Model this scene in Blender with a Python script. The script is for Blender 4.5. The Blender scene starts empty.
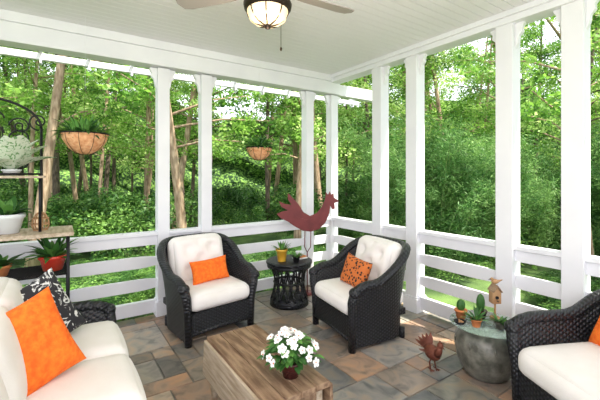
import bpy, math, random
import numpy as np
from mathutils import Vector, Matrix, Euler
random.seed(7); np.random.seed(7)
pi=math.pi
S=bpy.context.scene
try:
    S.view_settings.view_transform='Standard'
except Exception as e: pass

# ------------------------------------------------------------ materials
def newmat(name):
    m=bpy.data.materials.new(name); m.use_nodes=True
    nt=m.node_tree; return m,nt,nt.nodes["Principled BSDF"]
def pm(name,c,rough=.6,c2=None,scale=8,bump=0,metal=0,stretch=None,bscale=None,detail=4,lo=.35,hi=.65):
    m,nt,p=newmat(name); N=nt.nodes; L=nt.links
    p.inputs['Roughness'].default_value=rough; p.inputs['Metallic'].default_value=metal
    p.inputs['Base Color'].default_value=(*c,1)
    if c2 or bump:
        tc=N.new('ShaderNodeTexCoord'); mp=N.new('ShaderNodeMapping'); L.new(tc.outputs['Object'],mp.inputs[0])
        if stretch: mp.inputs['Scale'].default_value=stretch
        n=N.new('ShaderNodeTexNoise'); n.inputs['Scale'].default_value=scale; n.inputs['Detail'].default_value=detail
        L.new(mp.outputs[0],n.inputs['Vector'])
    if c2:
        r=N.new('ShaderNodeValToRGB'); r.color_ramp.elements[0].position=lo; r.color_ramp.elements[1].position=hi
        r.color_ramp.elements[0].color=(*c,1); r.color_ramp.elements[1].color=(*c2,1)
        L.new(n.outputs['Fac'],r.inputs[0]); L.new(r.outputs[0],p.inputs['Base Color'])
    if bump:
        n2=n
        if bscale:
            n2=N.new('ShaderNodeTexNoise'); n2.inputs['Scale'].default_value=bscale; L.new(mp.outputs[0],n2.inputs['Vector'])
        b=N.new('ShaderNodeBump'); b.inputs['Strength'].default_value=bump; b.inputs['Distance'].default_value=.02
        L.new(n2.outputs['Fac'],b.inputs['Height']); L.new(b.outputs[0],p.inputs['Normal'])
    return m
def weave(name,c,c2,k=70,rough=.4):
    m,nt,p=newmat(name); N=nt.nodes; L=nt.links
    p.inputs['Roughness'].default_value=rough
    tc=N.new('ShaderNodeTexCoord'); sp=N.new('ShaderNodeSeparateXYZ'); L.new(tc.outputs['Object'],sp.inputs[0])
    def M(op,a,b=None):
        n=N.new('ShaderNodeMath'); n.operation=op
        for i,q in enumerate((a,b)):
            if q is None: continue
            if isinstance(q,(int,float)): n.inputs[i].default_value=q
            else: L.new(q,n.inputs[i])
        return n.outputs[0]
    h=M('ADD',sp.outputs[0],sp.outputs[1])
    a=M('MULTIPLY',h,k)
    fl=M('FLOOR',M('DIVIDE',a,pi))
    z=M('ADD',M('MULTIPLY',sp.outputs[2],k*1.6),M('MULTIPLY',fl,pi))
    v=M('MULTIPLY',M('ABSOLUTE',M('SINE',a)),M('ADD',M('MULTIPLY',M('SINE',z),.5),.5))
    r=N.new('ShaderNodeValToRGB'); r.color_ramp.elements[0].color=(*c,1); r.color_ramp.elements[1].color=(*c2,1)
    L.new(v,r.inputs[0]); L.new(r.outputs[0],p.inputs['Base Color'])
    b=N.new('ShaderNodeBump'); b.inputs['Strength'].default_value=.7; b.inputs['Distance'].default_value=.008
    L.new(v,b.inputs['Height']); L.new(b.outputs[0],p.inputs['Normal'])
    return m
def spots(name,base,spot,scale,thr,rough=.8,kind='vor'):
    m,nt,p=newmat(name); N=nt.nodes; L=nt.links
    p.inputs['Roughness'].default_value=rough
    tc=N.new('ShaderNodeTexCoord')
    if kind=='vor':
        t=N.new('ShaderNodeTexVoronoi'); o=t.outputs['Distance']
    else:
        t=N.new('ShaderNodeTexNoise'); t.inputs['Detail'].default_value=3; t.inputs['Distortion'].default_value=2.5; o=t.outputs['Fac']
    t.inputs['Scale'].default_value=scale
    L.new(tc.outputs['Object'],t.inputs['Vector'])
    r=N.new('ShaderNodeValToRGB'); r.color_ramp.interpolation='LINEAR'
    r.color_ramp.elements[0].position=thr-.03; r.color_ramp.elements[1].position=thr+.03
    r.color_ramp.elements[0].color=(*spot,1); r.color_ramp.elements[1].color=(*base,1)
    L.new(o,r.inputs[0]); L.new(r.outputs[0],p.inputs['Base Color'])
    return m
def leafmat(name,stops,trans=.45,attr=True,rough=.5):
    m,nt,p=newmat(name); N=nt.nodes; L=nt.links
    at=N.new('ShaderNodeAttribute'); at.attribute_name='rnd'
    oi=N.new('ShaderNodeObjectInfo')
    ad=N.new('ShaderNodeMath'); ad.operation='MULTIPLY_ADD'
    L.new(oi.outputs['Random'],ad.inputs[0]); ad.inputs[1].default_value=.25
    L.new(at.outputs['Fac'],ad.inputs[2])
    r=N.new('ShaderNodeValToRGB')
    cr=r.color_ramp
    cr.elements[0].position=stops[0][0]; cr.elements[0].color=(*stops[0][1],1)
    cr.elements[1].position=min(1,stops[-1][0]); cr.elements[1].color=(*stops[-1][1],1)
    for s in stops[1:-1]:
        e=cr.elements.new(s[0]); e.color=(*s[1],1)
    L.new(ad.outputs[0],r.inputs[0])
    L.new(r.outputs[0],p.inputs['Base Color']); p.inputs['Roughness'].default_value=rough
    tr=N.new('ShaderNodeBsdfTranslucent'); L.new(r.outputs[0],tr.inputs['Color'])
    mx=N.new('ShaderNodeMixShader'); mx.inputs[0].default_value=trans
    L.new(p.outputs[0],mx.inputs[1]); L.new(tr.outputs[0],mx.inputs[2])
    L.new(mx.outputs[0],N['Material Output'].inputs['Surface'])
    return m

WHITE=pm('white_paint',(.79,.79,.84),.45,(.84,.84,.88),3)
CEIL=pm('ceiling_paint',(.85,.83,.87),.5)
CEILG=pm('ceiling_groove',(.50,.50,.53),.8)
WICK=weave('black_wicker',(.003,.003,.004),(.020,.023,.032),120,.40)
CUSH=pm('cream_cushion',(.82,.78,.75),.9,(.87,.83,.81),5,.15,bscale=120)
ORANGE=pm('orange_fabric',(.84,.12,.006),.85,(.94,.21,.015),30,.4,bscale=45)
LEOP=spots('leopard_fabric',(.58,.15,.03),(.03,.012,.008),34,.40)
BWPAT=spots('black_white_leaf_print',(.02,.02,.025),(.72,.72,.70),13,.44,kind='n')
WOOD=pm('weathered_wood',(.15,.08,.045),.6,(.36,.235,.145),5,.3,stretch=(6,1,6),bscale=30)
WOODL=pm('pale_wood',(.38,.29,.20),.7,(.58,.48,.37),5,.3,stretch=(8,1,8))
IRON=pm('black_iron',(.012,.012,.014),.5,metal=.4)
TERRA=pm('terracotta',(.55,.16,.05),.7,(.68,.25,.09),6)
COCO=pm('coco_liner',(.62,.27,.12),.95,(.80,.45,.24),30,.5)
REDP=pm('red_glaze',(.55,.03,.02),.25,(.62,.06,.03),6)
WHITEP=pm('white_glaze',(.75,.77,.80),.3)
DARKRED=pm('dark_red_pot',(.06,.012,.012),.25)
STONE=pm('grey_glazed_ceramic',(.07,.07,.055),.3,(.19,.18,.15),14,.5)
RUST=pm('rusty_metal',(.11,.025,.015),.6,(.22,.07,.04),12,.3,metal=.3)
ROOST=pm('red_painted_metal',(.13,.016,.018),.5,(.18,.026,.026),8,metal=.2)
SOIL=pm('soil',(.03,.02,.012),.95,(.06,.04,.025),40,.5)
BRASS=pm('bronze',(.03,.02,.014),.4,metal=.6)
FANW=pm('fan_blade_paint',(.34,.31,.29),.5)
TAN=pm('tan_carved_wood',(.36,.18,.08),.7,(.50,.30,.15),10,.3)
YEL=pm('yellow_glaze',(.70,.36,.03),.4,(.80,.48,.06),14)
BOOK=pm('paper_white',(.80,.79,.76),.8)
def glassmat():
    m,nt,p=newmat('table_glass'); p.inputs['Base Color'].default_value=(.75,.9,.85,1)
    p.inputs['Roughness'].default_value=.05; p.inputs['Transmission Weight'].default_value=.85; p.inputs['IOR'].default_value=1.3
    return m
GLASS=glassmat()
def lampmat():
    m,nt,p=newmat('lamp_glass'); p.inputs['Base Color'].default_value=(.8,.66,.46,1)
    p.inputs['Emission Color'].default_value=(1,.72,.38,1); p.inputs['Emission Strength'].default_value=.75; return m
LAMP=lampmat()
LEAFA=leafmat('canopy_leaves',[(0,(.02,.075,.012)),(.35,(.085,.23,.03)),(.75,(.30,.53,.09)),(1,(.66,.80,.32))],.5)
LEAFB=leafmat('bamboo_leaves',[(0,(.02,.08,.02)),(.5,(.10,.26,.06)),(1,(.36,.57,.18))],.4)
LEAFU=leafmat('undergrowth_leaves',[(0,(.010,.04,.010)),(.5,(.05,.15,.03)),(1,(.24,.43,.09))],.4)
HLEAF=leafmat('houseplant_leaves',[(0,(.015,.07,.015)),(.6,(.05,.17,.03)),(1,(.14,.34,.07))],.2)
VARI=spots('variegated_leaf',(.66,.72,.58),(.16,.34,.12),20,.43,kind='n')
PETAL=pm('white_petal',(.85,.86,.85),.6)
BARK=pm('bark',(.06,.045,.035),.9,(.20,.15,.11),4,.8,stretch=(5,5,1),bscale=12)
BARKT=pm('pale_bark',(.24,.16,.10),.9,(.50,.37,.26),4,.8,stretch=(5,5,1),bscale=12)
CANE=pm('bamboo_cane',(.10,.20,.05),.5,(.22,.30,.10),6)

# ------------------------------------------------------------ mesh builder
class B:
    def __init__(s): s.v=[];s.f=[];s.m=[];s.mats=[];s.s=[];s.r=[];s.cr=.5
    def mi(s,mat):
        if mat not in s.mats: s.mats.append(mat)
        return s.mats.index(mat)
    def add(s,vs,fs,mat,M=None,smooth=True,rnd=None):
        o=len(s.v); k=s.mi(mat)
        for p in vs:
            p=Vector(p)
            s.v.append(M@p if M is not None else p); s.r.append(s.cr if rnd is None else rnd)
        for f in fs:
            s.f.append([i+o for i in f]); s.m.append(k); s.s.append(smooth)
    def box(s,a,b,mat,M=None):
        x0,y0,z0=a;x1,y1,z1=b
        vs=[(x0,y0,z0),(x1,y0,z0),(x1,y1,z0),(x0,y1,z0),(x0,y0,z1),(x1,y0,z1),(x1,y1,z1),(x0,y1,z1)]
        fs=[(0,3,2,1),(4,5,6,7),(0,1,5,4),(1,2,6,5),(2,3,7,6),(3,0,4,7)]
        s.add(vs,fs,mat,M,False)
    def grid(s,rows,mat,M=None,closed=False,smooth=True,rnd=None):
        n=len(rows[0]); vs=[p for r in rows for p in r]; fs=[]
        for i in range(len(rows)-1):
            for j in range(n if closed else n-1):
                j2=(j+1)%n
                fs.append((i*n+j,i*n+j2,(i+1)*n+j2,(i+1)*n+j))
        s.add(vs,fs,mat,M,smooth,rnd)
    def lathe(s,prof,mat,c=(0,0,0),n=28,M=None,squash=1):
        rows=[[(c[0]+r*math.cos(2*pi*j/n),c[1]+r*squash*math.sin(2*pi*j/n),c[2]+z) for j in range(n)] for r,z in prof]
        s.grid(rows,mat,M,True)
    def tube(s,pts,r,mat,n=8,M=None,closed=False):
        pts=[Vector(p) for p in pts]; rows=[]; N=len(pts)
        up=None
        for i,p in enumerate(pts):
            if closed: t=pts[(i+1)%N]-pts[i-1]
            else: t=pts[min(i+1,N-1)]-pts[max(i-1,0)]
            if t.length<1e-9: t=Vector((0,0,1))
            t.normalize()
            if up is None:
                up=Vector((0,0,1)) if abs(t.z)<.9 else Vector((1,0,0))
            a=(up-t*up.dot(t))
            if a.length<1e-4: a=t.orthogonal()
            a.normalize(); up=a; b=t.cross(a)
            rr=r[i] if isinstance(r,(list,tuple)) else r
            rows.append([p+a*rr*math.cos(2*pi*j/n)+b*rr*math.sin(2*pi*j/n) for j in range(n)])
        if closed: rows.append(rows[0])
        else:
            rows=[[pts[0]]*n]+rows+[[pts[-1]]*n]
        s.grid(rows,mat,M,True)
    def ell(s,c,rad,mat,M=None,n=16):
        rows=[]
        for i in range(n//2+1):
            a=-pi/2+pi*i/(n//2)
            rows.append([(c[0]+rad[0]*math.cos(a)*math.cos(2*pi*j/n),c[1]+rad[1]*math.cos(a)*math.sin(2*pi*j/n),c[2]+rad[2]*math.sin(a)) for j in range(n)])
        s.grid(rows,mat,M,True)
    def rbox(s,half,r,mat,M=None,n=12,puff=0,dimples=()):
        hx,hy,hz=half
        def pt(x,y,z):
            p=Vector((x*hx,y*hy,z*hz))
            q=Vector((max(-hx+r,min(hx-r,p.x)),max(-hy+r,min(hy-r,p.y)),max(-hz+r,min(hz-r,p.z))))
            d=p-q
            if d.length>1e-9: q=q+d.normalized()*r
            g=max(0,1-x*x)*max(0,1-y*y)
            if z>0:
                q.z+=puff*g**.6*z
                for (a,b,dp,w) in dimples:
                    q.z-=z*dp*math.exp(-(((x-a)*hx)**2+((y-b)*hy)**2)/(w*w))
            else: q.z+=puff*.3*g*z
            q.x*=1+.04*(1-y*y)*(1-z*z); q.y*=1+.04*(1-x*x)*(1-z*z)
            return q
        c=[math.sin(pi/2*(-1+2*i/n)) for i in range(n+1)]
        for ax in range(3):
            for sg in (-1,1):
                rows=[]
                for a in c:
                    row=[]
                    for b in c:
                        q=[0,0,0]; q[ax]=sg; q[(ax+1)%3]=a*sg; q[(ax+2)%3]=b
                        row.append(pt(*q))
                    rows.append(row)
                s.grid(rows,mat,M)
    def pillow(s,w,h,t,mat,M=None,n=18):
        for sg in (1,-1):
            rows=[]
            for i in range(n+1):
                u=math.sin(pi/2*(-1+2*i/n)); row=[]
                for j in range(n+1):
                    v=math.sin(pi/2*(-1+2*j/n))
                    z=t/2*max(0,(1-u**4)*(1-v**4))**.55
                    z*=1+.06*math.sin(5*u+2)*math.cos(4*v)
                    x=w/2*u*(1-.09*(1-v*v)*abs(u)); y=h/2*v*(1-.09*(1-u*u)*abs(v))
                    row.append((x*sg,y,z*sg))
                rows.append(row)
            s.grid(rows,mat,M)
    def leaf(s,base,d,L,W,mat,bend=.4,fold=.15,rnd=None,seg=5,shape=1.0):
        base=Vector(base); d=Vector(d).normalized()
        side=d.cross(Vector((0,0,1)))
        if side.length<1e-3: side=Vector((1,0,0))
        side.normalize(); rows=[]; p=base.copy(); dd=d.copy()
        rr=random.random() if rnd is None else rnd
        for i in range(seg+1):
            t=i/seg
            w=W/2*(math.sin(pi*(t**shape*.94+.03)))
            nrm=side.cross(dd).normalized()
            rows.append([p-side*w+nrm*w*fold*2,p.copy(),p+side*w+nrm*w*fold*2])
            dd=(dd+Vector((0,0,-bend/seg))).normalized()
            p=p+dd*(L/seg)
        s.grid(rows,mat,None,False,True,rr)
    def poly(s,pts,th,mat,M=None):
        n=len(pts)
        vs=[(x,-th/2,z) for x,z in pts]+[(x,th/2,z) for x,z in pts]
        fs=[tuple(range(n)),tuple(range(2*n-1,n-1,-1))]+[(i,i+n,(i+1)%n+n,(i+1)%n) for i in range(n)]
        s.add(vs,fs,mat,M,False)
    def mesh(s,name):
        me=bpy.data.meshes.new(name)
        me.from_pydata([tuple(p) for p in s.v],[],s.f)
        for m in s.mats: me.materials.append(m)
        me.polygons.foreach_set('material_index',s.m)
        me.polygons.foreach_set('use_smooth',s.s)
        a=me.attributes.new('rnd','FLOAT','POINT'); a.data.foreach_set('value',s.r)
        me.update(); return me
    def obj(s,name,loc=(0,0,0),rz=0,bevel=0):
        return place(name,s.mesh(name),loc,rz,bevel)
def place(name,me,loc=(0,0,0),rz=0,bevel=0,scale=1):
    o=bpy.data.objects.new(name,me); S.collection.objects.link(o)
    o.location=loc; o.rotation_euler=(0,0,rz); o.scale=scale if isinstance(scale,tuple) else (scale,)*3
    if bevel:
        b=o.modifiers.new('bev','BEVEL'); b.width=bevel; b.segments=2; b.limit_method='ANGLE'
    return o
def T(x,y,z,rx=0,ry=0,rz=0):
    return Matrix.Translation((x,y,z))@Euler((rx,ry,rz)).to_matrix().to_4x4()

# ------------------------------------------------------------ camera
cd=bpy.data.cameras.new('camera'); cam=bpy.data.objects.new('camera',cd); S.collection.objects.link(cam)
cam.location=(-3.484,-4.284,1.6); cam.rotation_euler=(pi/2,0,math.radians(-34))
cd.sensor_width=36; cd.lens=21.42; cd.shift_y=-26/600; cd.clip_end=300
S.camera=cam

# ------------------------------------------------------------ floor (mixed slate tiles)
x0,y0=-5.6,-6.1; cell=.175; nx,ny=33,35
used=[[False]*ny for _ in range(nx)]
tv=[];tf=[];tcol=[]
pal=[(.19,.175,.16),(.24,.20,.17),(.31,.26,.215),(.27,.185,.135),(.37,.33,.29),(.21,.20,.19),(.16,.16,.16),(.38,.30,.235),(.28,.26,.24),(.31,.215,.16),(.24,.23,.20)]
g=.003
for i in range(nx):
    for j in range(ny):
        if used[i][j]: continue
        opts=[(2,2),(2,2),(2,2),(3,2),(2,1),(1,2),(1,1),(2,3)]
        random.shuffle(opts)
        for (a,b) in opts+[(1,1)]:
            if i+a<=nx and j+b<=ny and all(not used[i+p][j+q] for p in range(a) for q in range(b)): break
        for p in range(a):
            for q in range(b): used[i+p][j+q]=True
        X0=x0+i*cell+g;X1=x0+(i+a)*cell-g;Y0=y0+j*cell+g;Y1=y0+(j+b)*cell-g
        o=len(tv); z=random.uniform(-.001,.001)
        c=.005
        tv+= [(X0,Y0,-.02),(X1,Y0,-.02),(X1,Y1,-.02),(X0,Y1,-.02),(X0+c,Y0+c,z),(X1-c,Y0+c,z),(X1-c,Y1-c,z),(X0+c,Y1-c,z)]
        tf+=[[o+4,o+5,o+6,o+7],[o,o+1,o+5,o+4],[o+1,o+2,o+6,o+5],[o+2,o+3,o+7,o+6],[o+3,o,o+4,o+7]]
        cc=random.choice(pal); k=random.uniform(.8,1.2)
        tcol+=[(cc[0]*k,cc[1]*k,cc[2]*k,1)]*8
o=len(tv)
for z in (-.008,-.25):
    tv+=[(x0,y0,z),(x0+nx*cell,y0,z),(x0+nx*cell,y0+ny*cell,z),(x0,y0+ny*cell,z)]
tcol+=[(.16,.145,.13,1)]*8
tf+=[[o,o+1,o+2,o+3],[o+7,o+6,o+5,o+4],[o,o+4,o+5,o+1],[o+1,o+5,o+6,o+2],[o+2,o+6,o+7,o+3],[o+3,o+7,o+4,o]]
me=bpy.data.meshes.new('floor'); me.from_pydata(tv,[],tf)
a=me.attributes.new('tcol','FLOAT_COLOR','POINT'); a.data.foreach_set('color',[q for c in tcol for q in c])
m,nt,p=newmat('slate'); N=nt.nodes;L=nt.links
at=N.new('ShaderNodeAttribute'); at.attribute_name='tcol'
tc=N.new('ShaderNodeTexCoord')
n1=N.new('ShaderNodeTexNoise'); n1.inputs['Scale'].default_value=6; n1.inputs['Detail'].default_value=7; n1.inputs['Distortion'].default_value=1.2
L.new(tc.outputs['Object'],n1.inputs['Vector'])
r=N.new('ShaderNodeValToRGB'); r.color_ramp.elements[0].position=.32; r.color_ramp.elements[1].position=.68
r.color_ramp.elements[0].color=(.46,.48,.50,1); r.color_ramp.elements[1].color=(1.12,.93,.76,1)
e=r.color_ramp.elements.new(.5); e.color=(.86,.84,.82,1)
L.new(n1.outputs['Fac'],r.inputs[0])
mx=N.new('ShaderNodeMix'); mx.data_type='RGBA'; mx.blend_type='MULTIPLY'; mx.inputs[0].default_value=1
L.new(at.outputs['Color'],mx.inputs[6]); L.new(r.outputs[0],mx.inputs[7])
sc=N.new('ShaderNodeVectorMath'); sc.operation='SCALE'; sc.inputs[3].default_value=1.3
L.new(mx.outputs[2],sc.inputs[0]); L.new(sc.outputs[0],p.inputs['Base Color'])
p.inputs['Roughness'].default_value=.30
b=N.new('ShaderNodeBump'); b.inputs['Strength'].default_value=.35; b.inputs['Distance'].default_value=.01
L.new(n1.outputs['Fac'],b.inputs['Height']); L.new(b.outputs[0],p.inputs['Normal'])
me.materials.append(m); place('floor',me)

# ------------------------------------------------------------ ceiling
c=B(); y=.06
while y>-6.2:
    c.box((-5.8,y-.0845,3.08),(.30,y,3.10),CEIL); y-=.09
c.box((-5.8,-6.2,3.085),(.30,.06,3.2),CEILG)
c.obj('ceiling')

# ------------------------------------------------------------ walls (post and rail screens)
def wavy(bd,x0,x1,z0,z1,y,th,M):
    n=max(1,round((x1-x0)/1.05)); pts_t=[];pts_b=[]
    K=n*16
    for i in range(K+1):
        t=i/K; ph=(t*n)%1
        s=.5-.5*math.cos(2*pi*ph)
        cut=.022*(1-s)**6 if 0<t<1 else 0
        pts_t.append((x0+(x1-x0)*t,z1-cut)); pts_b.append((x0+(x1-x0)*t,z0+cut))
    bd.poly(pts_t[::-1]+pts_b,th,WHITE,M@Matrix.Translation((0,y,0)))
def rail(bd,x0,x1,M):
    bd.box((x0,-.055,.91),(x1,.055,.95),WHITE,M)
    bd.box((x0,-.022,.80),(x1,.022,.91),WHITE,M)
    wavy(bd,x0,x1,.55,.68,0,.03,M)
    wavy(bd,x0,x1,.30,.43,0,.03,M)
    bd.box((x0,-.03,.04),(x1,.03,.18),WHITE,M)
def post(bd,x,w,top,M,brk=True):
    bd.box((x-w/2,-w/2,0),(x+w/2,w/2,top),WHITE,M)
    e=w/2+.022
    bd.box((x-e,-e,0),(x+e,e,.16),WHITE,M); bd.box((x-e+.01,-e+.01,.16),(x+e-.01,e-.01,.18),WHITE,M)
    if brk:
        for sg in (-1,1):
            pts=[(0,0),(.075,0),(.075,-.03),(.055,-.06),(.06,-.10),(.03,-.13),(.022,-.19),(0,-.24)]
            bd.poly([(x+sg*(w/2+px),top-.0+pz) for px,pz in pts],.05,WHITE,M)
I4=Matrix.Identity(4)
wl=B(); px=[-5.05,-4.55,-2.50,-2.0,-.46,-.0]
for x in px: post(wl,x,.13,2.80,I4)
for a,b_ in zip(px[:-1],px[1:]): rail(wl,a,b_,I4)
wl.box((-5.7,-.10,2.81),(.08,.08,3.08),WHITE)
wl.box((-5.7,-.135,2.99),(.0,-.10,3.08),WHITE)
wl.box((-5.7,-.115,2.81),(.0,-.10,2.85),WHITE)
wl.obj('wall_left',bevel=.004)
MR=Matrix.Rotation(-pi/2,4,'Z')
wr=B(); py=[.0,1.0,1.55,2.60,3.13,4.2,4.75]
for x in py[1:]: post(wr,x,.152,2.99,MR)
for a,b_ in zip(py[:-1],py[1:]): rail(wr,a,b_,MR)
wr.box((0.05,-.10,2.975),(6.1,.08,3.08),WHITE,MR)
wr.box((0.1,-.13,3.03),(6.1,-.10,3.08),WHITE,MR)
wr.obj('wall_right',bevel=.004)
ev=B()
ev.box((-6,.45,2.83),(1.0,.50,2.90),WHITE)
x=-5.9
while x<.9:
    ev.box((x-.015,.09,2.90),(x+.015,.55,2.95),WHITE)
    ev.box((x-.01,.44,2.79),(x+.01,.51,2.83),WHITE)
    x+=.45
ev.box((.08,-.06,2.81),(.95,.06,2.98),WHITE)
ev.obj('trim_eave_beam',bevel=.004)

# ------------------------------------------------------------ wicker seating
def shell(bd,w,d,rc,ha,hb,flare=.085,ys=-.45):
    path=[]
    for i in range(9): path.append((-w,-d+(2*d-rc)*i/8,-1,0))
    for i in range(1,11):
        a=pi-pi/2*i/10; path.append((-w+rc+rc*math.cos(a),d-rc+rc*math.sin(a),math.cos(a),math.sin(a)))
    half=path[:]
    nb=max(1,int((w-rc)/.1))
    for i in range(1,nb+1): half.append((-(w-rc)*(1-i/nb),d,0,1))
    path=half+[(-x,y,-nx,ny) for x,y,nx,ny in half[-2::-1]]
    def H(y):
        y0=d*ys; t=max(0,min(1,(y-y0)/(d*.92-y0))); t=t*t*(3-2*t)
        tf=max(0,min(1,(-d+.16-y)/.16))
        return ha+(hb-ha)*t-.05*tf*tf
    def fl(y,f):
        t=max(0,min(1,(y+d)/(1.4*d)))
        return -.03+(.05+(flare-.05)*t)*f*f
    rows=[]
    for k in range(9):
        f=k/8
        rows.append([(x+nx*fl(y,f),y+ny*fl(y,f),.035+(H(y)-.035)*f) for x,y,nx,ny in path])
    bd.grid(rows,WICK)
    rows=[]
    for k in range(6):
        f=k/5
        rows.append([(x+nx*(fl(y,f)-.05),y+ny*(fl(y,f)-.05),.22+(H(y)-.22)*f) for x,y,nx,ny in path])
    bd.grid(rows,WICK)
    bd.tube([(x+nx*(fl(y,1)-.026),y+ny*(fl(y,1)-.026),H(y)) for x,y,nx,ny in path],.042,WICK,10)
    for sx in (-1,1):
        bd.tube([(sx*(w-.008),-d+.0,H(-d)-.0),(sx*(w-.03),-d-.012,H(-d)-.10),(sx*(w-.05),-d,.3),(sx*(w-.055),-d,.0)],[.045,.045,.04,.034],WICK,10)
        bd.ell((sx*(w-.008),-d-.005,H(-d)-.01),(.055,.05,.05),WICK)
        bd.tube([(sx*(w-rc*.3),d-rc*.35,.1),(sx*(w-rc*.3),d-rc*.35,0)],.03,WICK,8)
    bd.box((-w+.04,-d-.02,.10),(w-.04,-d+.02,.30),WICK)
    bd.box((-w+.05,-d,.24),(w-.05,d-.10,.30),WICK)
    bd.tube([(-w+.04,-d-.01,.10),(0,-d-.01,.12),(w-.04,-d-.01,.10)],.02,WICK,8)
dm=[(-.45,.4,.05,.05),(.45,.4,.05,.05),(0,.0,.055,.05),(-.45,-.4,.05,.05),(.45,-.4,.05,.05),(0,.75,.03,.04)]
ch=B(); w,d=.395,.36
shell(ch,w,d,.31,.60,.87)
ch.rbox((w-.065,d-.015,.085),.07,CUSH,T(0,-.06,.385),14,.025)
ch.rbox((.30,.25,.09),.08,CUSH,T(0,.19,.67,pi/2-.22,0,0),24,.05,dm)
chm=ch.mesh('wicker_armchair')
place('wicker_armchair',chm,(-2.20,-.57,0),math.radians(7))
place('wicker_armchair.001',chm,(-.90,-1.60,0),-pi/2+math.radians(-8))
ch=B(); w,d=.42,.43
shell(ch,w,d,.28,.60,.78,.06,.0)
ch.rbox((w-.06,d-.03,.095),.075,CUSH,T(0,-.07,.355),14,.03)
ch.rbox((.33,.25,.10),.09,CUSH,T(0,.27,.65,pi/2-.25,0,0),24,.05,dm)
place('wicker_armchair.002',ch.mesh('wicker_armchair'),(-.68,-3.62,0),math.radians(-116))

so=B(); w,d=.98,.42
shell(so,w,d,.26,.58,.80,.06)
for k in (-1,0,1):
    so.rbox((.30,.345,.095),.075,CUSH,T(k*.605,-.13,.38),14,.03)
    so.rbox((.30,.25,.10),.09,CUSH,T(k*.605,.20,.67,pi/2-.22,0,0),16,.05)
so.obj('wicker_sofa',(-3.58,-2.05,0),pi/2)

def tp(name,w,h,t,mat,M):
    bd=B(); bd.pillow(w,h,t,mat); o=bd.obj(name); o.matrix_world=M; return o
def tpm(loc,facing,lean,roll):
    return Matrix.Translation(loc)@Matrix.Rotation(facing,4,'Z')@Matrix.Rotation(pi/2-lean,4,'X')@Matrix.Rotation(roll,4,'Z')
tp('throw_pillow',.42,.24,.13,ORANGE,tpm((-2.18,-.67,.60),math.radians(7),.3,0.04))
tp('leopard_print_pillow',.36,.30,.13,LEOP,tpm((-1.03,-1.64,.62),-pi/2,.3,-.12))
tp('throw_pillow.001',.40,.38,.14,ORANGE,tpm((-.52,-3.58,.61),math.radians(-116),.35,-.1))
tp('throw_pillow.002',.47,.47,.16,ORANGE,tpm((-3.64,-1.96,.69),.42,.35,.28))
tp('leaf_print_pillow',.46,.46,.14,BWPAT,tpm((-3.60,-1.44,.68),.50,.35,.35))

# ------------------------------------------------------------ round wicker side table
t=B()
t.lathe([(0,.50),(.27,.50),(.285,.51),(.285,.53),(.27,.54),(0,.54)],WICK,n=36)
t.lathe([(.20,.44),(.27,.46),(.275,.50),(.2,.50)],WICK,n=36)
t.lathe([(.0,.10),(.20,.10),(.235,.06),(.24,.0),(.22,0),(0,.02)],WICK,n=36)
for i in range(14):
    a=2*pi*i/14
    for sg in (-1,1):
        pts=[]
        for k in range(9):
            f=k/8; r_=.225-.045*math.sin(pi*f); aa=a+sg*.42*f
            pts.append((r_*math.cos(aa),r_*math.sin(aa),.07+.40*f))
        t.tube(pts,.011,WICK,6)
t.lathe([(.185,.26),(.20,.275),(.185,.29)],WICK,n=30)
t.obj('wicker_side_table',(-1.12,-.54,0))

def agave(name,loc,potmat,pr=.055,ph=.09,n=26,L=.14,W=.022,mat=HLEAF,bend=.3,up=.8):
    b=B(); b.lathe([(0,0),(pr*.7,0),(pr*.72,.003),(pr,ph),(pr*1.1,ph),(pr*1.1,ph*.86),(pr*.98,ph*.86)],potmat,n=20)
    b.lathe([(0,ph*.9),(pr*.98,ph*.88)],SOIL,n=20)
    b.lathe([(pr*1.1,ph),(pr*.95,ph),(pr*.93,ph*.85)],potmat,n=20)
    for i in range(n):
        a=random.uniform(0,2*pi); e=random.uniform(.25,1.3)*up
        b.leaf((math.cos(a)*pr*.3,math.sin(a)*pr*.3,ph*.88),(math.cos(a)*math.cos(e),math.sin(a)*math.cos(e),math.sin(e)),L*random.uniform(.7,1.1),W,mat,bend)
    return b.obj(name,loc)
agave('potted_succulent',(-1.24,-.56,.54),YEL,.068,.15,30,.13,.024,up=1.15)
agave('potted_succulent.001',(-1.12,-.70,.54),IRON,.045,.07,22,.10,.02)
b=B(); b.rbox((.08,.06,.009),.006,BOOK,T(0,0,.01),4); b.rbox((.07,.05,.008),.006,TERRA,T(.0,0,.028,0,0,.2),4)
b.lathe([(0,.036),(.03,.036),(.06,.09),(.055,.09),(.028,.045),(0,.042)],WHITEP,n=18)
b.obj('stacked_books_with_bowl',(-.98,-.57,.54))

# ------------------------------------------------------------ coffee table (drop leaf)
t=B(); X0,X1,Y0,Y1=-.20,.20,-.47,.46
for i in range(4):
    xa=X0+i*.10; t.box((xa+.002,Y0,.385),(xa+.098,Y1,.42),WOOD)
for sg in (-1,1):
    Ml=Matrix.Translation((sg*.208,0,.40))@Matrix.Rotation(sg*-.05,4,'Y')
    for k in range(2):
        t.box((-.010,Y0,-.12*(k+1)+.003),(.010,Y1,-.12*k),WOODL if sg<0 else WOOD,Ml)
for sx in (-.16,.16):
    for sy in (-.40,.40):
        t.lathe([(0,0),(.018,0),(.022,.03),(.03,.08),(.022,.14),(.03,.2),(.03,.27),(.03,.385)],WOODL,(sx,sy,0),14)
t.box((-.18,-.42,.30),(.18,-.40,.385),WOOD); t.box((-.18,.40,.30),(.18,.42,.385),WOOD)
t.box((-.18,-.42,.32),(-.16,.42,.385),WOOD); t.box((.16,-.42,.32),(.18,.42,.385),WOOD)
t.box((-.015,-.40,.10),(.015,.40,.13),WOODL); 
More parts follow.
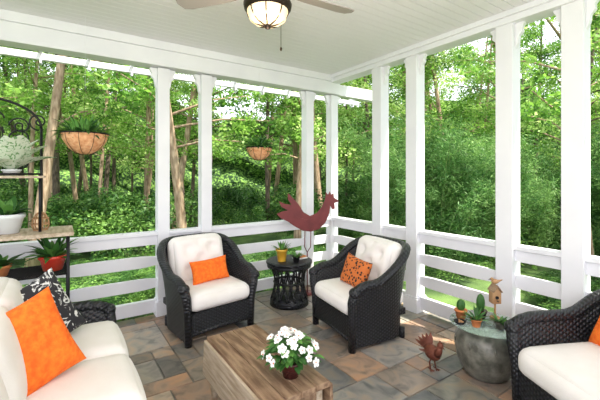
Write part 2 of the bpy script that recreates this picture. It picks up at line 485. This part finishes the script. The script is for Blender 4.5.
for sy in (-.40,.40): t.box((-.16,sy-.015,.10),(.16,sy+.015,.13),WOODL)
t.ell((0,.43,.345),(.014,.014,.014),IRON)
t.obj('drop_leaf_coffee_table',(-2.40,-2.22,0),0,bevel=.004)

# impatiens
b=B(); b.lathe([(0,0),(.045,0),(.06,.075),(.066,.09),(.055,.09),(0,.08)],DARKRED,n=22)
for i in range(190):
    a=random.uniform(0,2*pi); e=random.uniform(-.1,1.4); R=random.uniform(.05,.135)
    p=Vector((math.cos(a)*math.cos(e)*R,math.sin(a)*math.cos(e)*R,.11+math.sin(e)*R*.9))
    b.leaf(p,(math.cos(a),math.sin(a),.35),random.uniform(.05,.085),.034,HLEAF,.8)
for i in range(18): 
    a=random.uniform(0,2*pi); b.tube([(0,0,.07),(math.cos(a)*.05,math.sin(a)*.05,.16)],.004,HLEAF,5)
def flower(b,p,n,s):
    n=Vector(n).normalized(); u=n.orthogonal().normalized(); v=n.cross(u)
    for k in range(5):
        a=2*pi*k/5; d=u*math.cos(a)+v*math.sin(a); e=n.cross(d)
        c=p+d*s*.55
        vs=[p]+[c+d*math.cos(q)*s*.5+e*math.sin(q)*s*.42+n*(.15*s) for q in [pi*1.6*(j/7)-pi*.8 for j in range(8)]]
        b.add(vs,[(0,j,j+1) for j in range(1,8)],PETAL,None,True)
    b.ell(p+n*.003,(.004,.004,.004),ORANGE,n=6)
for i in range(34):
    a=2*pi*((i*.618)%1); e=random.uniform(.0,1.4); R=random.uniform(.14,.18)
    d=Vector((math.cos(a)*math.cos(e),math.sin(a)*math.cos(e),math.sin(e)))
    flower(b,Vector((d.x*R,d.y*R,.11+d.z*R*.85)),d+Vector((-.2,-.4,.3)),random.uniform(.02,.028))
b.obj('potted_impatiens',(-2.36,-2.52,.42))

# ------------------------------------------------------------ ceramic drum table + items
b=B()
b.lathe([(0,0),(.15,0),(.17,.02),(.215,.12),(.235,.22),(.225,.30),(.19,.355),(.165,.37),(.175,.385),(.165,.395),(.14,.39),(.13,.3),(0,.28)],STONE,n=40)
for k in range(8):
    a=k*pi/4; b.ell((.226*math.cos(a),.226*math.sin(a),.27),(.014,.014,.03),STONE,n=8)
b.lathe([(0,.396),(.265,.396),(.27,.402),(.265,.408),(0,.408)],GLASS,n=44)
b.obj('ceramic_urn_table',(-.64,-2.74,0))
zt=.408
def cactus(name,loc,pm_,h):
    b=B(); b.lathe([(0,0),(.032,0),(.045,.06),(.05,.06),(.05,.075),(.04,.075),(0,.068)],pm_,n=18)
    rows=[]
    for k in range(9):
        f=k/8; R=.03*math.sin(pi*(f*.85+.12))**.5 if f<1 else .002
        rows.append([(R*(1+.14*math.cos(8*q))*math.cos(q),R*(1+.14*math.cos(8*q))*math.sin(q),.068+h*f) for q in [2*pi*j/32 for j in range(32)]])
    b.cr=.4; b.grid(rows,HLEAF,None,True); return b.obj(name,loc)
cactus('potted_cactus',(-.73,-2.58,zt),TERRA,.09)
cactus('potted_cactus.001',(-.61,-2.68,zt),DARKRED,.14)
agave('potted_succulent.002',(-.78,-2.74,zt),TERRA,.04,.06,22,.11,.018)
agave('potted_succulent.003',(-.66,-2.86,zt),STONE,.04,.05,22,.07,.02)
b=B()
b.tube([(0,0,0),(0,0,.13)],.008,TAN,8); b.lathe([(0,0),(.04,0),(.04,.012),(0,.014)],TAN,n=18)
b.box((-.035,-.03,.13),(.035,.03,.22),TAN)
b.poly([(-.035,.22),(.035,.22),(0,.27)],.06,TAN)
b.box((-.005,-.045,-.003),(.062,.045,.006),WOOD,T(0,0,.275,0,.95,0)); b.box((-.062,-.045,-.003),(.005,.045,.006),WOOD,T(0,0,.275,0,-.95,0))
b.lathe([(0,0),(.014,0),(.014,.004)],IRON,M=T(0,-.0305,.18,pi/2),n=14)
b.tube([(0,-.03,.155),(0,-.055,.155)],.004,IRON,6)
b.ell((.0,0,.305),(.03,.019,.02),TAN); b.ell((-.025,0,.325),(.014,.013,.013),TAN); b.tube([(-.037,0,.325),(-.055,0,.321)],[.005,.001],IRON,6)
b.tube([(.02,0,.305),(.06,0,.318)],[.012,.004],TAN,6)
b.obj('birdhouse_ornament',(-.50,-2.74,zt),-.6)
b=B()
b.lathe([(0,0),(.03,0),(.045,.025),(.042,.025),(.03,.01),(0,.008)],IRON,n=18)
for i in range(9): b.ell((random.uniform(-.02,.02),random.uniform(-.02,.02),.02),(.01,.008,.008),TAN,n=8)
b.obj('pebble_dish',(-.84,-2.64,zt))

# ------------------------------------------------------------ small rusty metal bird on floor
b=B()
b.ell((0,0,.135),(.085,.055,.06),RUST)
b.tube([(.06,0,.15),(.09,0,.19),(.095,0,.225)],[.035,.024,.02],RUST,10)
b.ell((.10,0,.235),(.028,.022,.024),RUST); b.tube([(.12,0,.235),(.155,0,.225)],[.008,.001],RUST,6)
for k in range(5): 
    a=.5+.18*k; b.leaf((-.06,(k-2)*.012,.14),(-math.cos(a),(k-2)*.12,math.sin(a)),.12,.04,RUST,.25,.05)
for sg in (-1,1):
    b.leaf((.04,sg*.053,.155),(-1,sg*.12,-.05),.13,.06,RUST,.2,.0)
    b.tube([(.01,sg*.02,.10),(-.005,sg*.024,.055),(.01,sg*.025,.005)],.006,RUST,6)
    for q in (-.5,0,.5,pi): b.tube([(.01,sg*.025,.005),(.01+.035*math.cos(q),sg*.025+.035*math.sin(q),.003)],.004,RUST,5)
for k in range(3): b.leaf((.095+.01*k,0,.25),(-.3+.3*k,0,1),.025,.012,RUST,0)
b.obj('rusty_metal_bird',(-.94,-2.46,0),-1.9)

# ------------------------------------------------------------ red metal rooster on stake
pxs=[(275,211),(281,208),(287,207),(280,203),(277,197),(284,200),(291,201),(287,195),(287,188),(293,194),(299,201),(304,209),(311,213),(318,210),(324,203),(327,196),(328,191),(328,187),(330.5,190),(332.5,186),(334,190),(336.5,188),(337,193),(343,197),(337.5,199),(338,205),(335,206),(333,202),(332,210),(328,220),(321,227),(312,230),(303,229),(294,224),(287,219),(280,216)]
k=.0124
fz=lambda v:1.58-(v-174)*k-.06
pts=[((u-308)*k,fz(v)) for u,v in pxs]
b=B(); b.poly(pts[::-1],.012,ROOST)
b.poly([((u-308)*k,fz(v)) for u,v in [(297,214),(305,217),(314,216),(308,223),(300,222)]],.024,ROOST)
b.tube([(-.03,0,.86),(-.035,0,.62),(-.0,0,.55)],.006,ROOST,6)
b.tube([(.05,0,.86),(.045,0,.62),(.0,0,.55)],.006,ROOST,6)
b.tube([(0,0,.56),(0,0,.0)],.008,ROOST,6); b.lathe([(0,0),(.11,0),(.11,.008),(0,.012)],ROOST,n=24)
b.obj('metal_rooster_sculpture',(-.72,-.36,0),math.radians(-34))

# ------------------------------------------------------------ hanging baskets
def basket(name,loc,R,top):
    b=B(); n=28
    b.lathe([(0,-R*.98),(R*.35,-R*.92),(R*.68,-R*.68),(R*.9,-R*.32),(R,0),(R*.93,0),(R*.85,-.05),(0,-.04)],COCO,n=n)
    b.tube([(R*1.01*math.cos(2*pi*i/30),R*1.01*math.sin(2*pi*i/30),0) for i in range(30)],.006,IRON,6,closed=True)
    for i in range(10):
        a=2*pi*i/10
        b.tube([(R*1.0*math.cos(q)*math.cos(a),R*1.0*math.cos(q)*math.sin(a),-R*1.01*math.sin(q)) for q in [pi/2*j/7 for j in range(8)]],.0022,BRASS,5)
    H=top-loc[2]
    for i in range(3):
        a=2*pi*i/3+.4; b.tube([(R*math.cos(a),R*math.sin(a),0),(0,0,.42)],.0015,BRASS,5)
    b.tube([(0,0,.42),(0,0,H)],.0012,WHITE,5)
    for i in range(190):
        a=random.uniform(0,2*pi); e=random.uniform(.0,1.4); rr=random.uniform(0,R*.75)
        b.leaf((rr*math.cos(a),rr*math.sin(a),-.02+random.uniform(0,.06)),(math.cos(a)*math.cos(e),math.sin(a)*math.cos(e),math.sin(e)),random.uniform(.08,.18),.032,HLEAF,.8)
    b.obj(name,loc)
basket('hanging_flower_basket',(-3.28,-.34,1.98),.20,3.08)
basket('hanging_flower_basket.001',(-1.37,-.22,1.935),.165,3.08)

# ------------------------------------------------------------ baker's rack
b=B(); xl,xr,xu=-4.45,-3.42,-3.62; yf,yb=-.64,-.22
def tb(p,q,r=.009): b.tube([p,q],r,IRON,8)
for x in (xl,xr):
    for y in (yf,yb): tb((x,y,0),(x,y,1.09),.012)
for x in (xl,xu):
    for y in (-.5,yb): tb((x,y,1.1),(x,y,1.60 if y!=yb else 2.02),.011)
for z in (.75,.35,.06):
    for y in (yf,yb): tb((xl,y,z),(xr,y,z))
    for x in (xl,xr): tb((x,yf,z),(x,yb,z))
    for k in range(13): tb((xl,yf+(yb-yf)*k/12,z),(xr,yf+(yb-yf)*k/12,z),.004)
b.box((xl-.04,yf-.04,1.075),(xr+.04,yb+.03,1.105),WOODL)
b.box((xl-.02,-.52,1.565),(xu+.03,yb+.02,1.585),WOODL)
tb((xl,-.5,1.60),(xu,-.5,1.60)); tb((xl,yb,1.60),(xu,yb,1.60))
mid=(xl+xu)/2; hw=(xu-xl)/2
b.tube([(mid+hw*math.cos(q),yb,2.02+.25*math.sin(q)) for q in [pi*i/20 for i in range(21)]],.011,IRON,8)
def spiral(cx,cz,R,s,turn=1.6,y=yb,ph=0):
    b.tube([(cx+s*R*(1-i/30*.85)*math.cos(ph+2*pi*turn*i/30),y,cz+R*(1-i/30*.85)*math.sin(ph+2*pi*turn*i/30)) for i in range(31)],.007,IRON,6)
for k in range(4):
    for s in (-1,1):
        spiral(mid+s*(.08+.0*k),1.70+.13*k,.07,s)
        spiral(mid+s*.26,1.70+.11*k,.08,-s)
spiral(xu-.02,2.08,.08,-1,1.4,ph=-pi/2); spiral(mid,2.16,.07,1)
for k in range(1,6): tb((xl+(xu-xl)*k/6,yb,1.6),(xl+(xu-xl)*k/6,yb,2.02),.005)
for x in (xl,xr):
    for zz in (.2,.5,.9): 
        b.tube([(x,(yf+yb)/2+.1*math.cos(2*pi*i/20),zz+.1*math.sin(2*pi*i/20)) for i in range(20)],.005,IRON,6,closed=True)
b.obj('bakers_rack')
def pot_leafy(name,loc,potmat,pr,ph,n,L,W,mat,emin=.1,emax=1.3,bend=.8):
    b=B(); b.lathe([(0,0),(pr*.65,0),(pr*.9,ph*.75),(pr,ph*.8),(pr*1.02,ph),(pr*.9,ph),(pr*.88,ph*.9)],potmat,n=24); b.lathe([(0,ph*.9),(pr*.9,ph*.9)],SOIL,n=24)
    for i in range(n):
        a=random.uniform(0,2*pi); e=random.uniform(emin,emax)
        b.leaf((math.cos(a)*pr*.3,math.sin(a)*pr*.3,ph*.9),(math.cos(a)*math.cos(e),math.sin(a)*math.cos(e),math.sin(e)),L*random.uniform(.6,1.1),W*random.uniform(.7,1.1),mat,bend,seg=6)
    return b.obj(name,loc)
pot_leafy('variegated_houseplant',(-3.82,-.40,1.588),WHITEP,.07,.05,18,.34,.22,VARI,.6,1.4,.6)
pot_leafy('potted_houseplant',(-3.84,-.46,1.108),WHITEP,.12,.16,34,.18,.07,HLEAF,.5,1.4)
pot_leafy('potted_begonia',(-3.53,-.46,.758),REDP,.11,.13,50,.22,.045,HLEAF,.3,1.4,.7)
pot_leafy('potted_aloe',(-3.90,-.46,.758),TERRA,.09,.09,26,.18,.06,HLEAF,.1,.9,.2)
b=B()
for i in range(14):
    a=2*pi*i/14; b.tube([(.05*math.cos(a)*f,.05*math.sin(a)*f,z) for f,z in ((1,0),(1.25,.04),(1.2,.09),(.7,.14),(.1,.16))],.004,TAN,5)
for z,f in ((.0,1),(.05,1.27),(.1,1.15)): b.tube([(.05*f*math.cos(2*pi*i/20),.05*f*math.sin(2*pi*i/20),z+.004) for i in range(20)],.005,TAN,5,closed=True)
b.obj('wicker_lantern',(-3.62,-.40,1.108))

# ------------------------------------------------------------ ceiling fan
b=B(); dz=.065
b.lathe([(0,3.08-dz),(.07,3.08-dz),(.075,3.05-dz),(.03,3.02-dz),(.015,3.01-dz),(.015,2.88),(.05,2.86),(.12,2.84),(.135,2.79),(.13,2.73),(.09,2.70),(.06,2.68),(.06,2.655),(.145,2.65),(.156,2.625),(.150,2.595),(.13,2.585)],BRASS,n=36)
b.lathe([(.13,2.60),(.132,2.57),(.115,2.53),(.08,2.505),(.03,2.495),(0,2.493)],LAMP,n=32)
for i in range(4):
    a=pi*i/4+.2; b.tube([(math.cos(q)*.137*math.cos(a),math.cos(q)*.137*math.sin(a),2.60-.114*math.sin(q)) for q in [pi*j/16 for j in range(17)]],.0045,BRASS,6)
b.ell((0,0,2.485),(.022,.022,.018),BRASS)
b.tube([(.10,.0,2.60),(.10,0,2.37)],.002,BRASS,5); b.ell((.10,0,2.36),(.008,.008,.015),BRASS,n=8)
for deg in (163,30,277):
    a=math.radians(deg-34); M=Matrix.Rotation(a,4,'Z')@Matrix.Translation((0,0,2.73))@Matrix.Rotation(.22,4,'X')
    b.box((.11,-.02,-.006),(.24,.02,.006),BRASS,M)
    pts=[(.2,-.045),(.3,-.065),(.6,-.075),(.66,-.06),(.68,0),(.66,.06),(.6,.075),(.3,.065),(.2,.045)]
    b.poly([(x,y) for x,y in pts],.008,FANW,M@Matrix.Rotation(pi/2,4,'X')) 
b.obj('ceiling_fan',(-2.37,-2.26,dz))
pl=bpy.data.lights.new('fan_bulb','POINT'); pl.energy=12; pl.color=(1,.80,.58); pl.shadow_soft_size=.08
po=bpy.data.objects.new('fan_bulb',pl); po.location=(-2.37,-2.26,2.28); S.collection.objects.link(po)

# ------------------------------------------------------------ outside: ground, forest
GZ=-.45
gm=pm('forest_floor',(.03,.065,.015),.95,(.12,.20,.05),1.3,.6,bscale=60,lo=.4,hi=.66,detail=8)
n=50; rows=[]
for i in range(n+1):
    row=[]
    for j in range(n+1):
        x=-50+100*i/n; y=-40+90*j/n
        dd=max(x,y,0); row.append((x,y,GZ-.02*min(dd,8)+.2*math.sin(x*.35)*math.sin(y*.3)*min(1,max(0,(dd-1.5)/5))))
    rows.append(row)
b=B(); b.grid(rows[::-1],gm); b.obj('ground')

def leafcloud(name,centers,rad,nleaf,size,asp,mats,extra=None,seed=0,flat=.6):
    rng=np.random.default_rng(seed)
    C=np.array(centers); R=np.array(rad)
    idx=rng.integers(0,len(C),nleaf)
    dv=rng.normal(size=(nleaf,3)); dv/=np.linalg.norm(dv,axis=1)[:,None]
    rr=rng.random(nleaf)**.45
    P=C[idx]+dv*rr[:,None]*R[idx][:,None]*np.array([1,1,flat])
    a=rng.normal(size=(nleaf,3))*np.array([1,1,.6])+np.array([0,0,-.3]); a/=np.linalg.norm(a,axis=1)[:,None]
    up=rng.normal(size=(nleaf,3))*.7+np.array([0,0,1.])
    bb=np.cross(a,up); bb/=np.linalg.norm(bb,axis=1)[:,None]
    L=size*rng.uniform(.6,1.3,nleaf)[:,None]; W=L*asp
    V=np.stack([P-a*L/2,P+bb*W/2,P+a*L/2,P-bb*W/2],1).reshape(-1,3)
    F=np.arange(nleaf*4).reshape(-1,4)
    clump=rng.random(len(C))
    rv=np.clip(.45*rng.random(nleaf)+.5*clump[idx],0,1)
    rv=np.repeat(rv,4)
    vs=V.tolist(); fs=F.tolist(); mi=[0]*nleaf; sm=[False]*nleaf; rv=rv.tolist()
    if extra:
        o=len(vs); vs+=[tuple(p) for p in extra.v]; fs+=[[i+o for i in f] for f in extra.f]; mi+=[1]*len(extra.f); sm+=[True]*len(extra.f); rv+=[.5]*len(extra.v)
    me=bpy.data.meshes.new(name); me.from_pydata(vs,[],fs)
    for m in mats: me.materials.append(m)
    me.polygons.foreach_set('material_index',mi); me.polygons.foreach_set('use_smooth',sm)
    at=me.attributes.new('rnd','FLOAT','POINT'); at.data.foreach_set('value',rv)
    return me
trees=[]
for v in range(7):
    e=B(); H=random.uniform(10,13); lx,ly=random.uniform(-1,1),random.uniform(-1,1)
    ph=random.uniform(0,6)
    def axis(f): return Vector((lx*f+.15*(math.sin(4*f+ph)-math.sin(ph)),ly*f+.12*math.cos(5*f+ph)-.12*math.cos(ph),H*f))
    r0=random.uniform(.07,.13)
    e.tube([axis(i/14) for i in range(15)],[r0*(1-.7*i/14)*(1.25 if i==0 else 1) for i in range(15)],BARK,10)
    cs=[];rs=[]
    for k in range(22):
        f=random.uniform(.24,.9); p0=axis(f); a=random.uniform(0,2*pi); ln=random.uniform(.8,2.4)*(1.15-.5*f)
        p1=p0+Vector((math.cos(a)*ln,math.sin(a)*ln,random.uniform(.1,.8)))
        e.tube([p0,(p0+p1)/2+Vector((0,0,.12)),p1],[r0*.28,r0*.18,.01],BARK,6)
        cs.append(p1);rs.append(random.uniform(.45,.95)); cs.append((p0+p1*2)/3); rs.append(.5)
    trees.append(leafcloud('forest_tree',cs,rs,7000,.12,.55,[LEAFA,BARK if v%3==0 else BARKT],e,v))
bushes=[]
for v in range(3):
    cs=[(random.uniform(-1,1),random.uniform(-1,1),random.uniform(.15,1.1)) for _ in range(16)]; 
    bushes.append(leafcloud('shrub',cs,[random.uniform(.25,.6) for _ in cs],5500,.085,.5,[LEAFU],None,50+v,.9))
bam=[]
for v in range(3):
    e=B(); cs=[];rs=[]
    for k in range(13):
        bx,by=random.uniform(-.9,.9),random.uniform(-.9,.9); a=random.uniform(0,2*pi); H=random.uniform(2.4,4.2); bd=random.uniform(.5,1.3)
        pts=[Vector((bx+math.cos(a)*bd*(f**2.5),by+math.sin(a)*bd*(f**2.5),H*(f-.12*f**3))) for f in [i/9 for i in range(10)]]
        e.tube(pts,[.018*(1-.7*i/9) for i in range(10)],CANE,6)
        for i in range(1,10):
            for _ in range(2):
                cs.append(pts[i]+Vector((random.uniform(-.3,.3),random.uniform(-.3,.3),random.uniform(-.15,.15)))); rs.append(random.uniform(.2,.4))
    bam.append(leafcloud('bamboo_clump',cs,rs,15000,.12,.2,[LEAFB,CANE],e,80+v,.8))
fwd=Vector((.559,.829)); rgt=Vector((.829,-.559)); cx,cy=-3.484,-4.284
def world(phi,dist):
    d=fwd*math.cos(phi)+rgt*math.sin(phi); return cx+d.x*dist,cy+d.y*dist
def outside(x,y,m): return x>m or y>m
def gz(x,y):
    dd=max(x,y,0); return GZ-.02*min(dd,8)-.05
placed=[]
tries=0
while len(placed)<95 and tries<8000:
    tries+=1
    ph=random.uniform(-1.1,1.1); ds=random.uniform(9.5,29); x,y=world(ph,ds)
    if not outside(x,y,3.4) : continue
    if any((x-a)**2+(y-c_)**2<2.2 for a,c_ in placed): continue
    placed.append((x,y))
for i,(x,y) in enumerate(placed):
    place('forest_tree' ,trees[i%7],(x,y,gz(x,y)),random.uniform(0,6.28),0,random.uniform(.85,1.2))
cnt=0
while cnt<90:
    ph=random.uniform(-1.1,1.1); ds=random.uniform(10,27); x,y=world(ph,ds)
    if not outside(x,y,4.5): continue
    cnt+=1; place('shrub',bushes[cnt%3],(x,y,gz(x,y)),random.uniform(0,6.28),0,random.uniform(.8,1.5))
cnt=0
while cnt<46:
    x=random.uniform(-9,5); y=random.uniform(-5,6)
    if not outside(x,y,1.3) or max(x,y)>4.5: continue
    cnt+=1; q=random.uniform(.45,.8); place('shrub',bushes[cnt%3],(x,y,GZ-.08),random.uniform(0,6.28),0,(q,q,random.uniform(.2,.42)))
cnt=0
while cnt<26:
    ph=random.uniform(.12,.9); ds=random.uniform(9,14); x,y=world(ph,ds)
    if not outside(x,y,3.8): continue
    cnt+=1; place('bamboo_clump',bam[cnt%3],(x,y,gz(x,y)),random.uniform(0,6.28),0,random.uniform(.8,1.1))
rows=[]; R0=32
for i in range(13):
    f=i/12; row=[]
    for j in range(81):
        ph=-1.5+3.0*j/80; x,y=world(ph,R0+f*3+.8*math.sin(j*1.7+i*2.1)+.5*math.sin(j*.63+i))
        hh=9+1.5*math.sin(j*.5)+.8*math.sin(j*1.3)
        row.append((x,y,-1.2+hh*f))
    rows.append(row)
bankm=pm('distant_foliage',(.012,.045,.010),.9,(.22,.40,.08),5,1.0,detail=15,lo=.46,hi=.64)  # noise paints sunlit leaves and dark gaps into the colour
b=B(); b.grid(rows,bankm); b.obj('distant_tree_line')

# ------------------------------------------------------------ light
w=bpy.data.worlds.new('World'); S.world=w; w.use_nodes=True
bg=w.node_tree.nodes['Background']; bg.inputs[0].default_value=(.89,.93,1,1); bg.inputs[1].default_value=2.5
sl=bpy.data.lights.new('sun','SUN'); sl.energy=12; sl.angle=.02; sl.color=(1,.94,.80)
so_=bpy.data.objects.new('sun',sl); S.collection.objects.link(so_)
so_.rotation_euler=Vector((.35,-.55,1.35)).to_track_quat('Z','Y').to_euler()
al=bpy.data.lights.new('fill_light','AREA'); al.energy=150; al.size=1.2; al.color=(1,.93,.93)  # added fill light behind the camera, aimed up to brighten the ceiling
ao=bpy.data.objects.new('fill_light',al); S.collection.objects.link(ao); ao.location=(-3.9,-5.0,1.8)
ao.rotation_euler=Vector((-.3,-.5,-1)).to_track_quat('Z','Y').to_euler()
